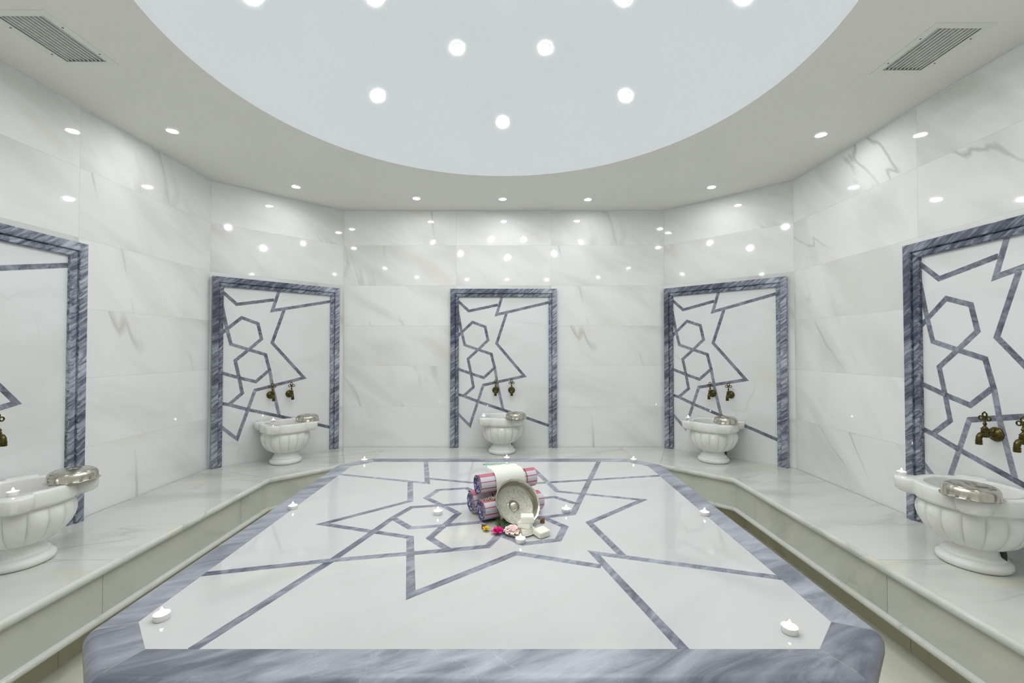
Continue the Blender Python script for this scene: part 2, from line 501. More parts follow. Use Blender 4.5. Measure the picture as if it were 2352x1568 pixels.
# ------------------------------------------------------------------ ceiling spotlights
def spot_meshes():
    root = empty('ceiling_spotlight', 'x', 'ceiling light')
    ring = MB().lathe([(0.031,0.0),(0.0375,0.0),(0.037,-0.003),(0.034,-0.0055),(0.031,-0.0045),(0.031,0.0)], seg=40, cap=False).build('trim_ring', M_TRIM, root)
    lens = MB().lathe([(0.0,-0.0045),(0.0305,-0.0045),(0.0305,-0.0005),(0.0,-0.0005)], seg=32).build('lens', M_LENS, root)
    return root
spot0 = spot_meshes(); first_spot = [True]
def dup(root, loc=None, rot=None, label=None, group=None):
    r = root.copy(); COL.objects.link(r)
    if loc is not None: r.location = loc
    if rot is not None: r.rotation_euler = rot
    if label: r['label'] = label
    if group: r['group'] = group
    for ch in list(root.children):
        c = ch.copy(); COL.objects.link(c); c.parent = r
        for g in list(ch.children):
            d = g.copy(); COL.objects.link(d); d.parent = c
    return r
spot_flat = dup(spot0)
for ch in spot_flat.children:
    if ch.name.startswith('lens'):
        ch.data = ch.data.copy(); ch.data.materials[0] = M_LENS_FLAT
taken = set()
def put_spot(loc, rot, label, group, proto=None):
    proto = proto or spot0
    if proto.name not in taken:
        taken.add(proto.name)
        proto.location = loc; proto.rotation_euler = rot; proto['label'] = label; proto['group'] = group
        return proto
    return dup(proto, loc, rot, label, group)

G1 = 'recessed lights in the flat ceiling ring'
flat = [
 (-0.867, 4.02, 'round white ceiling spotlight along the back wall, left of the three there'),
 (-0.075, 4.04, 'round white ceiling spotlight above the middle of the back wall'),
 ( 0.715, 4.05, 'round white ceiling spotlight along the back wall, right of the three there'),
 (-1.833, 3.73, 'round white ceiling spotlight above the back left corner niche'),
 ( 1.718, 3.74, 'round white ceiling spotlight above the back right corner niche'),
 (-2.15, 2.77, 'round white ceiling spotlight by the left wall, beyond the vent'),
 ( 2.006, 2.82, 'round white ceiling spotlight by the right wall, beyond the vent'),
 (-2.15, 1.30, 'ceiling spotlight by the left wall, on the near side of the vent'),
 ( 2.006, 1.30, 'ceiling spotlight by the right wall, on the near side of the vent'),
 (-1.80, 0.36, 'ceiling spotlight in the near left corner over the entrance side'),
 ( 1.68, 0.36, 'ceiling spotlight in the near right corner over the entrance side'),
 (-0.867, 0.07, 'ceiling spotlight along the front wall opposite the basins, left of the three there'),
 (-0.075, 0.07, 'ceiling spotlight above the middle of the front wall'),
 ( 0.715, 0.07, 'ceiling spotlight along the front wall, right of the three there'),
]
for x, y, lb in flat:
    put_spot((x, y, CEIL-0.0006), (0,0,0), lb, G1, spot_flat)
def dome_spot(r, ang, lb):
    x = DOME_C[0] + r*math.cos(ang); y = DOME_C[1] + r*math.sin(ang)
    zz = math.sqrt(DOME_SR**2 - r**2) - (DOME_SR-DOME_RISE)
    n = Vector((r*math.cos(ang), r*math.sin(ang), zz + DOME_SR - DOME_RISE)).normalized()
    q = n.to_track_quat('Z', 'Y')
    p = Vector((x, y, CEIL+zz)) - n*0.0025
    put_spot(p, q.to_euler(), lb, 'lights set in the dome')
outer_lb = {90:'dome spotlight lowest in the picture, on the far side of the outer ring', 135:'dome spotlight of the outer ring, far left', 45:'dome spotlight of the outer ring, far right',
  180:'dome spotlight of the outer ring at the left, cut by the top of the picture', 0:'dome spotlight of the outer ring at the right, cut by the top of the picture',
  225:'dome spotlight of the outer ring, near left', 270:'dome spotlight of the outer ring, nearest the entrance', 315:'dome spotlight of the outer ring, near right'}
for d, lb in outer_lb.items(): dome_spot(1.145, math.radians(d), lb)
inner_lb = {112.5:'dome spotlight of the inner ring, left one of the far pair', 67.5:'dome spotlight of the inner ring, right one of the far pair',
  157.5:'dome spotlight of the inner ring at the left, cut by the top of the picture', 22.5:'dome spotlight of the inner ring at the right, cut by the top of the picture',
  202.5:'dome spotlight of the inner ring, left and just behind the centre', 337.5:'dome spotlight of the inner ring, right and just behind the centre',
  247.5:'dome spotlight of the inner ring, left one of the near pair', 292.5:'dome spotlight of the inner ring, right one of the near pair'}
for d, lb in inner_lb.items(): dome_spot(0.715, math.radians(d), lb)

# ------------------------------------------------------------------ air vents
def make_vent(x, y, w, h, side, label):
    root = empty('air_vent', label, 'air vent', (x, y, CEIL), group='slatted ceiling vents')
    fx, fy, z = w/2+0.036, h/2+0.032, -0.002
    mb = MB()
    mb.box(-fx, -w/2, -fy, fy, z, 0.0); mb.box(w/2, fx, -fy, fy, z, 0.0)
    mb.box(-w/2, w/2, -fy, -h/2, z, 0.0); mb.box(-w/2, w/2, h/2, fy, z, 0.0)
    mb.build('frame', M_VENT, root, smooth=False)
    t = 0.002
    mb = MB()
    mb.box(-w/2, w/2, -h/2, h/2, 0.034, 0.036)
    mb.box(-w/2, -w/2+t, -h/2, h/2, 0, 0.035); mb.box(w/2-t, w/2, -h/2, h/2, 0, 0.035)
    mb.box(-w/2, w/2, -h/2, -h/2+t, 0, 0.035); mb.box(-w/2, w/2, h/2-t, h/2, 0, 0.035)
    mb.build('duct', M_DUCT, root, smooth=False)
    n = 10
    for k in range(n):
        xx = -w/2 + w*(k+0.5)/n
        mb = MB(); M = Matrix.Translation((xx, 0, 0.008)) @ Matrix.Rotation(math.radians(-12*side), 4, 'Y')
        mb.box(-0.0015, 0.0015, -h/2+0.003, h/2-0.003, -0.0085, 0.006, M)
        mb.build('slat', M_SLAT, root, smooth=False)
    for sx in (-1, 1):
        for sy in (-0.55, 0.62):
            MB().lathe([(0.0,-0.0015),(0.004,-0.001),(0.004,0.0)], seg=12, M=Matrix.Translation((sx*(w/2+0.016), sy*h/2, z))).build('screw', M_SCREW, root)
make_vent(*VENTS[0], 1, 'white slatted air vent in the ceiling near the left wall')
make_vent(*VENTS[1], -1, 'white slatted air vent in the ceiling near the right wall')

# ------------------------------------------------------------------ marble bench round three sides
bench = empty('marble_bench', 'long white marble bench running round the walls on two levels of nosing', 'bench', (0,0,0))
A3 = YC1 - (YC1-3.333)
path = [(XC-BENCH_D, YC0), (XC-BENCH_D, 3.333), (XC-1.340, 3.753), (XC+1.340, 3.753), (XC+BENCH_D, 3.333), (XC+BENCH_D, YC0)]
slabs = []
ws = 0.006
def W(x): return x
for s in (-1, 1):
    xf, xw = XC+s*BENCH_D, XC+s*(HALF-ws)
    ys = [YC0+0.004, 1.03, 2.045, 3.07]
    for a, b in zip(ys[:-1], ys[1:]): slabs.append([(xf,a),(xw,a),(xw,b),(xf,b)])
    slabs.append([(xf,3.07),(xw,3.07),(xw,YC1),(xf,3.333)])
    k = ws*0.7
    slabs.append([(xf,3.333),(xw,YC1),(XC+s*CUT,YB-ws),(XC+s*1.340,3.753)])
    slabs.append([(XC+s*1.340,3.753),(XC+s*CUT,YB-ws),(XC+s*1.16,YB-ws),(XC+s*1.16,3.753)])
slabs.append([(XC-1.16,3.753),(XC-1.16,YB-ws),(XC+1.16,YB-ws),(XC+1.16,3.753)])
def ccw(p):
    a = sum(p[i][0]*p[(i+1)%len(p)][1]-p[(i+1)%len(p)][0]*p[i][1] for i in range(len(p)))
    return p if a > 0 else p[::-1]
def shrink(p, g):
    c = Vector((sum(q[0] for q in p)/len(p), sum(q[1] for q in p)/len(p)))
    P = [Vector(q) for q in ccw(p)]; n = len(P); out = []
    for i in range(n):
        a = (P[i]-P[i-1]).normalized(); b = (P[(i+1)%n]-P[i]).normalized()
        na = Vector((-a.y, a.x)); nb = Vector((-b.y, b.x))
        q = P[i] + (na+nb)*(g/(1+na.dot(nb))); out.append((q.x, q.y))
    return out
rnd = random.Random(4)
for p in slabs:
    mb = MB(); mb.cur = rnd.random()
    mb.prism(shrink(p, 0.0011), BENCH-0.034, BENCH)
    mb.build('seat_slab', M_BENCH, bench, smooth=False)
core_path = [(x, y) for x, y in offset_path(path, -0.03)]
mb = MB()
sweep(mb, path, [(-0.04, 0.16), (-0.03, 0.16), (-0.012, BENCH-0.036), (-0.012, BENCH-0.003), (-0.60, BENCH-0.003), (-0.60, BENCH-0.036), (-0.04, BENCH-0.036)])
mb.build('core', M_GROUT, bench, smooth=False)
mb = MB()
prof = [(-0.012, BENCH-0.038), (0.004, BENCH-0.038)] + [(0.004+0.016*math.cos(a), BENCH-0.019+0.019*math.sin(a)) for a in [(-70+i*20)*PI/180 for i in range(9)]] + [(-0.0005, BENCH-0.0002), (-0.012, BENCH-0.002)]
mb.cur = 0.3
sweep(mb, path, prof)
mb.build('rounded_seat_edge', M_BENCH, bench, angle=50)
mb = MB()
prof = [(-0.08, 0.142), (0.0, 0.142)] + [(0.004+0.011*math.cos(a), 0.156+0.014*math.sin(a)) for a in [(-75+i*25)*PI/180 for i in range(7)]] + [(-0.02, 0.1695), (-0.08, 0.1695)]
mb.cur = 0.75
sweep(mb, path, prof)
mb.build('lower_ledge', M_BENCH, bench, angle=50)
# riser plates between the two nosings, and the recessed toe plates
def plates(offs, z0, z1, th, cuts, name, mat):
    P = offset_path(path, offs)
    for i in range(len(P)-1):
        a, b = Vector(P[i]), Vector(P[i+1]); d = (b-a); ln = d.length; d.normalize(); nr = Vector((-d.y, d.x))
        cs = [0.0] + [c for c in cuts.get(i, []) if 0 < c < ln] + [ln]
        for c0, c1 in zip(cs[:-1], cs[1:]):
            g = 0.0011
            p0, p1 = a+d*(c0+(g if c0 > 0 else 0)), a+d*(c1-(g if c1 < ln else 0))
            mb = MB(); mb.cur = rnd.random()
            mb.prism(ccw([tuple(p0), tuple(p1), tuple(p1+nr*th), tuple(p0+nr*th)]), z0, z1)
            mb.build(name, mat, bench, smooth=False)
cL = [1.03-YC0, 2.0-YC0, 3.02-YC0]
cR = [3.333-3.07, 3.333-2.0, 3.333-1.03]
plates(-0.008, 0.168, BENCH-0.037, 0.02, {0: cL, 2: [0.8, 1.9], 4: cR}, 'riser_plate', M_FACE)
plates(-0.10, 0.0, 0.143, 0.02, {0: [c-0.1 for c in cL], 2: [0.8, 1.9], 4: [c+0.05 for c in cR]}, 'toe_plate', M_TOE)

# ------------------------------------------------------------------ heated platform in the middle
TX0, TX1, TY0, TY1, TC = -1.105, 0.967, 0.978, 2.978, 0.170
plat = empty('heated_marble_platform', 'large square marble platform in the middle with blue grey border and star inlay', 'platform', ((TX0+TX1)/2, (TY0+TY1)/2, 0))
PO = Vector(plat.location)
Mi = Matrix.Translation(-PO)
def cutrect(off):
    x0, x1, y0, y1 = TX0+off, TX1-off, TY0+off, TY1-off
    c = TC - off*(2-math.sqrt(2))
    return [(x0+c,y0),(x1-c,y0),(x1,y0+c),(x1,y1-c),(x1-c,y1),(x0+c,y1),(x0,y1-c),(x0,y0+c)]
def rounded(poly, r, n=6):
    out = []
    P = [Vector(p) for p in poly]; m = len(P)
    for i in range(m):
        a = (P[i-1]-P[i]).normalized(); b = (P[(i+1)%m]-P[i]).normalized()
        ang = a.angle(b); dlt = r/math.tan(ang/2)
        p0, p1 = P[i]+a*dlt, P[i]+b*dlt
        c = P[i] + (a+b).normalized()*(r/math.sin(ang/2))
        arc = []
        for k in range(n+1):
            q = (p0-c).lerp(p1-c, k/n).normalized()*r + c
            arc.append((q.x, q.y))
        out.append(arc)
    return out
BW = 0.107
inner = cutrect(BW)
prof = [(0.0,0.0)] + [(BW-0.028+0.028*math.sin(a), -0.028+0.028*math.cos(a)) for a in [i*PI/2/6 for i in range(7)]] + [(BW, -0.045), (BW-0.004, -0.055), (BW-0.02, -0.06), (0.0, -0.06)]
NA = 6
rings = []
for (t, z) in prof:
    if t < 1e-6: rings.append([[(p[0], p[1], TABLE+z)]*(NA+1) for p in inner])
    else:
        arcs = rounded(cutrect(BW-t), 0.045*(t/BW)+0.002, NA)
        rings.append([[(x, y, TABLE+z) for x, y in arc] for arc in arcs])
toned = [0.32, 0.02, 0.62, 0.6, 0.5, 0.4, 0.78, -0.05]
for i in range(8):
    j = (i+1) % 8
    mb = MB(); mb.cur = toned[i]
    h = NA//2
    verts = []; cols = 2*(h+1)
    for rg in rings:
        verts += rg[i][h:] + rg[j][:h+1]
    faces = []
    m = len(prof)
    for a in range(m):
        b = (a+1) % m
        for k in range(cols-1):
            faces.append((a*cols+k, a*cols+k+1, b*cols+k+1, b*cols+k))
    for k in (0, cols-1): faces.append(tuple(a*cols+k for a in range(m)))
    mb.add(verts, faces, Mi)
    mb.build('border_slab', M_BLUE, plat, angle=40)
mb = MB()
outc = [Vector(a[NA//2]) for a in rounded(cutrect(0.0285), 0.033, NA)]
for a_, b_ in zip(inner, outc):
    strip(mb, [a_, tuple(b_)], 0.0016, TABLE-0.001, TABLE+0.00015, Mi)
mb.build('border_joint', M_GROUT, plat, smooth=False)
mb = MB(); mb.prism(cutrect(BW-0.002), TABLE-0.05, TABLE-0.0006, Mi)
top = mb.build('top_panel', M_TABLE, plat, smooth=False)
mb = MB(); mb.prism(cutrect(0.06), 0.0, TABLE-0.052, Mi)
mb.build('base', M_FACE, plat, smooth=False)
TABLE_LINES = [
     [(-1.019, 2.59), (-0.455, 2.415), (-0.567, 2.949)] ,
     [(-0.554, 2.44), (-0.484, 2.132), (-0.789, 1.855), (-0.391, 1.723), (-0.297, 1.321), (0.02, 1.59), (0.304, 1.494)] ,
     [(-0.465, 2.501), (-0.216, 2.426), (-0.049, 2.377), (0.125, 2.412), (0.876, 2.561)] ,
     [(0.018, 2.61), (0.144, 2.676), (0.24, 2.276), (0.64, 2.148), (0.331, 1.868), (0.397, 1.568)] ,
     [(0.597, 2.949), (0.276, 1.966), (0.141, 1.928), (0.051, 1.904)] ,
     [(-0.162, 2.248), (-0.234, 2.328), (-0.377, 2.299), (-0.416, 2.177), (-0.315, 2.066), (-0.233, 1.972), (-0.314, 1.718), (-0.226, 1.616)] ,
     [(-0.776, 1.083), (-0.62, 1.534), (-0.549, 1.78), (-0.513, 1.915), (-0.458, 2.049), (-0.323, 2.073), (-0.22, 2.097), (-0.09, 2.138)] ,
     [(-0.507, 1.915), (-0.411, 1.813), (-0.273, 1.839), (-0.134, 1.872), (-0.062, 1.899)] ,
     [(-1.011, 1.44), (-0.626, 1.536), (-0.359, 1.588), (-0.226, 1.614), (-0.086, 1.644), (-0.002, 1.852)] ,
     [(0.875, 1.417), (0.298, 1.592), (0.423, 1.08)] ,
     [(0.12, 2.164), (0.218, 2.19), (0.304, 2.1)] ,
     [(0.128, 1.939), (0.224, 1.825), (0.182, 1.7), (0.048, 1.666), (-0.038, 1.745)] ,
]
PANEL_LINES = [
     [(-0.472, 1.467), (-0.347, 1.351), (-0.057, 1.413)] ,
     [(-0.013, 1.511), (-0.071, 1.315), (0.469, 1.441)] ,
     [(0.027, 1.327), (-0.07, 1.028), (0.206, 0.704), (-0.203, 0.614), (-0.335, 0.211), (-0.466, 0.342)] ,
     [(-0.46, 1.099), (-0.31, 1.24), (-0.185, 1.194), (-0.156, 1.06), (-0.25, 0.971), (-0.355, 0.874), (-0.326, 0.734), (-0.3, 0.595), (-0.396, 0.508)] ,
     [(-0.466, 1.392), (-0.425, 1.173), (-0.388, 1.013), (-0.25, 0.965), (-0.123, 0.923), (-0.086, 0.775), (-0.063, 0.627), (-0.004, 0.366)] ,
     [(-0.472, 0.781), (-0.326, 0.728), (-0.197, 0.688), (-0.098, 0.779)] ,
     [(-0.472, 0.526), (-0.396, 0.506), (-0.255, 0.451), (-0.016, 0.372), (0.469, 0.207)] ,
]

mb = MB()
for i, ln in enumerate(TABLE_LINES):
    strip(mb, ln, 0.0285, TABLE-0.0012, TABLE-0.0004+0.00002*i, Mi)
mb.build('inlay', M_INLAY, top, smooth=False)

# ------------------------------------------------------------------ washing niches on five walls
FW, FH = 1.055, 1.57
def niche_meshes():
    root = empty('marble_niche', 'x', 'wall panel')
    def U(prof, name, mat):
        for part in range(3):
            mb = MB(); mb.cur = (0.15, 0.6, 0.9)[part]
            v = []
            for (t, y) in prof:
                a = [(-(FW/2-t), -y, 0), (-(FW/2-t), -y, FH-t), ((FW/2-t), -y, FH-t), ((FW/2-t), -y, 0)]
                v += a[part:part+2]
            m = len(prof)
            f = [(i*2, i*2+1, ((i+1)%m)*2+1, ((i+1)%m)*2) for i in range(m)]
            f += [tuple(i*2 for i in range(m)), tuple(i*2+1 for i in range(m))]
            mb.add(v, f)
            mb.build(name, mat, root, angle=25)
    U([(0.0,0.0),(0.0,0.043),(0.004,0.048),(0.043,0.048),(0.047,0.044),(0.047,0.0)], 'outer_moulding', M_FRAME)
    U([(0.047,0.0),(0.047,0.030),(0.050,0.034),(0.056,0.036),(0.076,0.032),(0.081,0.026),(0.081,0.0)], 'inner_moulding', M_FRAME)
    panel = MB().box(-FW/2+0.08, FW/2-0.08, -0.009, -0.0005, 0, FH-0.08).build('panel', M_PANEL, root, smooth=False)
    mb = MB(); R = Matrix.Rotation(PI/2, 4, 'X')
    for i, ln in enumerate(PANEL_LINES):
        strip(mb, ln, 0.027, 0.0085, 0.0098+0.00002*i, R)
    mb.build('inlay', M_INLAY, panel, smooth=False)
    return root

def basin_meshes():
    root = empty('wash_basin', 'x', 'basin')
    MB().lathe([(0,0),(0.116,0),(0.125,0.007),(0.128,0.020),(0.124,0.033),(0.112,0.040),(0.108,0.043),(0.109,0.050),(0.103,0.057),(0.092,0.066),(0.087,0.082),(0.088,0.100),(0.0,0.104)], seg=64).build('pedestal', M_BASIN, root, angle=50)
    zz = [(0.088,0.094),(0.105,0.098),(0.125,0.106),(0.150,0.124),(0.172,0.150),(0.187,0.180),(0.194,0.210),(0.193,0.234),(0.186,0.252),(0.178,0.262),(0.180,0.270),(0.184,0.280)]
    def flute(r, z, a):
        if z < 0.094 or z > 0.262 or r < 0.1: return r
        f = min(1.0, (z-0.094)/0.02) * min(1.0, max(0.0, (0.262-z)/0.014))
        return r * (1 - 0.075*f*(1 - abs(math.cos(8*(a+PI/2)))**0.55))
    mb = MB(); mb.lathe(zz, seg=320, rfun=flute, cap=False)
    inner = [(0.184,0.280),(0.1565,0.315),(0.1555,0.30),(0.150,0.25),(0.135,0.20),(0.10,0.155),(0.05,0.140),(0.0,0.137)]
    mb.lathe(inner[1:], seg=96, cap=False)
    mb.build('bowl', M_BASIN, root, angle=75, fix=False)
    def lobe(r0, c, q):
        def fn(r, z, a):
            if r < 0.17: return r
            best = r
            for k in range(4):
                d = (a - (PI/4 + k*PI/2) + PI) % (2*PI) - PI
                s = c*math.sin(d)
                if abs(d) < PI/2 and abs(s) < q:
                    best = max(best, c*math.cos(d) + math.sqrt(q*q - s*s))
            return best
        return fn
    mb = MB()
    profR = [(0.158,0.285),(0.185,0.270),(0.194,0.274),(0.200,0.280),(0.202,0.290),(0.202,0.338),(0.199,0.344),(0.195,0.346),(0.164,0.346),(0.160,0.343),(0.158,0.335),(0.1545,0.290)]
    def rf(r, z, a):
        if r < 0.18 : return r
        tight = {0.270:(0.18,0.02),0.274:(0.195,0.036),0.280:(0.203,0.048),0.290:(0.208,0.056)}.get(round(z,3), (0.210,0.060))
        rr = r
        base = lobe(r, tight[0]-(0.202-r)*0.0, max(0.004, tight[1]-(0.202-r if z > 0.3 else 0)))(r, z, a)
        return base
    mb.lathe(profR, seg=256, rfun=rf, cap=False)
    mb.build('rim', M_BASIN, root, angle=45, fix=False)
    MB().tube([(0.080,0.042,0.108),(0.084,0.045,0.075),(0.084,0.045,0.045)], 0.012, 12).build('drain_pipe', M_PIPE, root)
    return root

def tap_meshes():
    root = empty('bronze_tap', 'x', 'tap')
    RX = Matrix.Rotation(PI/2, 4, 'X')     # local z -> -y
    MB().lathe([(0.034,0.0),(0.034,0.004),(0.031,0.008),(0.029,0.009),(0.030,0.012),(0.024,0.018),(0.014,0.022),(0.012,0.030),(0,0.030)], seg=32, M=RX).build('wall_flange', M_BRONZE, root)
    mb = MB()
    mb.lathe([(0,0.02),(0.0115,0.022),(0.013,0.03),(0.011,0.034),(0.011,0.05),(0.0,0.06)], seg=24, M=RX)
    mb.lathe([(0,-0.016),(0.012,-0.014),(0.0145,-0.004),(0.0145,0.010),(0.0155,0.012),(0.0155,0.016),(0.0135,0.018),(0.0135,0.022),(0.015,0.024),(0.015,0.028),(0.011,0.031),(0.009,0.036),(0.0,0.036)], seg=24, M=Matrix.Translation((0,-0.055,0)))
    mb.build('body', M_BRONZE, root)
    mb = MB()
    pts = [(0,-0.055,0.0),(0,-0.066,0.001),(0,-0.076,-0.003),(0,-0.083,-0.012),(0,-0.085,-0.024),(0,-0.085,-0.046)]
    mb.tube(pts, [0.012,0.0125,0.0125,0.012,0.0115,0.0115], 16)
    for z in (-0.030,-0.037,-0.044):
        mb.lathe([(0.0105,z-0.0025),(0.0135,z-0.0015),(0.0135,z+0.0015),(0.0105,z+0.0025)], seg=20, M=Matrix.Translation((0,-0.085,0)))
    mb.lathe([(0.0,-0.0475),(0.008,-0.0475),(0.012,-0.048),(0.012,-0.046),(0.0,-0.045)], seg=20, M=Matrix.Translation((0,-0.085,0)))
    mb.build('spout', M_BRONZE, root)
    mb = MB(); T = Matrix.Translation((0,-0.055,0))
    mb.lathe([(0,0.034),(0.006,0.036),(0.005,0.044),(0.008,0.048),(0.008,0.052),(0.005,0.056),(0.0045,0.064),(0,0.066)], seg=18, M=T)
    for (cx, cz) in ((0,0.094),(-0.017,0.076),(0.017,0.076)):
        mb.tube([(cx+0.0095*math.cos(2*PI*k/20), 0, cz+0.0095*math.sin(2*PI*k/20)) for k in range(20)], 0.0033, 8, M=T, closed=True)
    mb.lathe([(0,-0.004),(0.005,-0.003),(0.006,0),(0.005,0.003),(0,0.004)], seg=16, M=T @ Matrix.Translation((0,0,0.077)) @ Matrix.Rotation(PI/2,4,'X'))
    mb.tube([(0,0,0.062),(0,0,0.086)], 0.0032, 8, M=T)
    mb.tube([(-0.012,0,0.072),(0,0,0.068),(0.012,0,0.072)], 0.0032, 8, M=T)
    mb.lathe([(0,-0.003),(0.0035,0),(0,0.004)], seg=12, M=T @ Matrix.Translation((0,0,0.107)))
    mb.build('handle', M_BRONZE, root)
    return root

def engraved():
    m, nt, N, L, B = newmat('engraved_tin')
    tc = N.new('ShaderNodeTexCoord')
    vo = N.new('ShaderNodeTexVoronoi'); vo.inputs['Scale'].default_value = 300
    L.new(tc.outputs['Object'], vo.inputs['Vector'])
    no = N.new('ShaderNodeTexNoise'); no.inputs['Scale'].default_value = 90; no.inputs['Detail'].default_value = 6
    L.new(tc.outputs['Object'], no.inputs['Vector'])
    s = math_node(N, L, 'ADD', vo.outputs['Distance'], no.outputs['Fac'])
    b = N.new('ShaderNodeBump'); b.inputs['Strength'].default_value = 0.35; b.inputs['Distance'].default_value = 0.002
    L.new(s, b.inputs['Height']); L.new(b.outputs[0], B.inputs['Normal'])
    r = ramp(N, [(0.45, (0.22,0.22,0.18)), (0.75, (0.30,0.30,0.25)), (1.0, (0.50,0.50,0.43))])
    L.new(s, r.inputs[0]); L.new(r.outputs[0], B.inputs['Base Color'])
    B.inputs['Metallic'].default_value = 0.75; B.inputs['Roughness'].default_value = 0.42
    return m
M_ENGR = engraved()

def metal_bowl_meshes():
    """shallow bowl standing on its rim, base upwards; height 0.046"""
    root = empty('metal_bowl', 'x', 'bowl')
    ripple = lambda r, z, a: r*(1+0.012*math.cos(16*a)*max(0, 1-z/0.004)) if z < 0.005 else r
    KB = 0.955
    out = [(0.1035,0.0),(0.104,0.0014),(0.099,0.0026),(0.096,0.005),(0.0955,0.026),(0.094,0.034),(0.088,0.044),(0.079,0.050),(0.071,0.0525),(0.069,0.0510),(0.065,0.0525),(0.040,0.0555),(0.020,0.056)]
    inn = [(0.020,0.0545),(0.040,0.0540),(0.065,0.0510),(0.070,0.0495),(0.078,0.0485),(0.087,0.0420),(0.0925,0.033),(0.0940,0.025),(0.0945,0.005),(0.098,0.0012),(0.1035,0.0)]
    out = [(a*KB, b*KB) for a, b in out]; inn = [(a*KB, b*KB) for a, b in inn]
    mb = MB(); mb.lathe(out, seg=128, rfun=ripple, cap=False)
    mb.lathe(inn[5:], seg=128, rfun=ripple, cap=False)
    mb.build('side_wall', M_TIN, root, angle=50, fix=False)
    MB().lathe(inn[:6], seg=96, cap=False).build('engraved_floor', M_ENGR, root, fix=False)
    mb = MB(); mb.lathe([(a*KB, b*KB) for a, b in [(0.0215,0.0562),(0.019,0.0550),(0.012,0.0515),(0.0,0.050)]], seg=48, cap=False)
    mb.lathe([(a*KB, b*KB) for a, b in [(0.0275,0.0542),(0.0245,0.0525),(0.0225,0.0505),(0.018,0.0445),(0.010,0.0405),(0.0,0.039)]], seg=48, cap=False)
    mb.build('central_boss', M_TIN, root, angle=60, fix=False)
    return root

def candle_meshes():
    root = empty('tealight_candle', 'x', 'candle')
    MB().lathe([(0,0),(0.0185,0),(0.0192,0.001),(0.0192,0.0148),(0.0200,0.0153),(0.0186,0.0156),(0.0184,0.0125),(0,0.0125)], seg=40).build('cup', M_ALU, root)
    MB().lathe([(0.0184,0.0130),(0.017,0.0136),(0.008,0.0133),(0,0.0130)], seg=32, cap=False).build('wax', M_WAX, root)
    MB().tube([(0,0,0.013),(0.0003,0,0.018)], 0.0007, 6).build('wick', M_WICK, root)
    MB().lathe([(0,0.0155),(0.0022,0.0165),(0.0041,0.0195),(0.0044,0.0225),(0.0035,0.0262),(0.0018,0.0298),(0,0.0325)], seg=16).build('flame', M_FLAME, root)
    return root

n0, b0, t0, m0, c0 = niche_meshes(), basin_meshes(), tap_meshes(), metal_bowl_meshes(), candle_meshes()
used = set()
def place(proto, loc, rot, label, group):
    if proto.name not in used:
        used.add(proto.name)
        proto.location = loc; proto.rotation_euler = rot; proto['label'] = label; proto['group'] = group
        return proto
    return dup(proto, loc, rot, label, group)

stations = [
 # wall, shift of basin along wall, wording, bowl xy, candle xy
 ('wall_back',       0.0, -0.012, 'back wall',           (0.047,4.008), (-0.248,4.045)),
 ('wall_back_left',  -0.022, -0.040, 'back left corner',    (-1.787,3.875), (-2.045,3.80)),
 ('wall_back_right', -0.015, -0.010, 'back right corner',   (1.827,3.748), (1.592,3.955)),
 ('wall_left',       -0.040, -0.010, 'left wall',           (-2.095,2.115), (-2.132,1.895)),
 ('wall_right',       0.0, 0.010, 'right wall',          (1.958,1.882), (1.950,2.205)),
]
BH = 0.346
for wn, nsh, sh, words, bxy, cxy in stations:
    x, y, a = WALLS[wn][:3]
    M = frame_at(x, y, a)
    place(n0, M @ Vector((nsh, -0.0008, BENCH+0.0004)), (0,0,a), 'white marble wall panel with blue grey star and hexagon inlay, %s' % words, 'framed inlaid panels behind the basins')
    p = M @ Vector((sh, -0.226, BENCH+0.0006))
    place(b0, p, (0,0,a), 'carved white marble wash basin with fluted bowl below the inlaid panel, %s' % words, 'marble wash basins on the bench')
    for sx, side in ((-1,'left'), (1,'right')):
        if wn == 'wall_left' and sx < 0: continue
        q = M @ Vector((nsh+sx*0.079, -0.0105, 0.955))
        place(t0, q, (0,0,a), 'bronze tap with clover handle, %s, %s one of the pair' % (words, side) if wn != 'wall_left' else 'bronze tap with clover handle on the left wall, cut by the picture edge', 'bronze taps above the basins')
    place(m0, (bxy[0], bxy[1], BENCH+BH+0.0005), (0,0,a+0.3), 'tinned metal bowl upside down on the rim of the basin, %s' % words, 'upturned bowls on basin rims')
    place(c0, (cxy[0], cxy[1], BENCH+BH+0.0003), (0,0,a), 'lit tealight candle on the rim of the basin, %s' % words, 'tealights on the basin rims')

tc = [
 (-0.946,1.205,'lit tealight at the near left corner of the platform'),
 (-0.999,2.030,'lit tealight halfway along the left edge of the platform'),
 (-0.951,2.872,'lit tealight at the far left corner of the platform'),
 (-0.026,2.925,'lit tealight in the middle of the far edge of the platform, behind the towels'),
 ( 0.801,2.883,'lit tealight at the far right corner of the platform'),
 ( 0.855,1.952,'lit tealight halfway along the right edge of the platform'),
 ( 0.721,1.150,'lit tealight at the near right corner of the platform'),
 (-0.323,1.964,'lit tealight on the platform left of the rolled towels'),
 ( 0.249,1.990,'lit tealight on the platform right of the rolled towels'),
 ( 0.037,1.680,'lit tealight on the platform just in front of the flowers and soap'),
]
for x, y, lb in tc:
    place(c0, (x, y, TABLE), (0,0,0), lb, 'tealights on the platform')

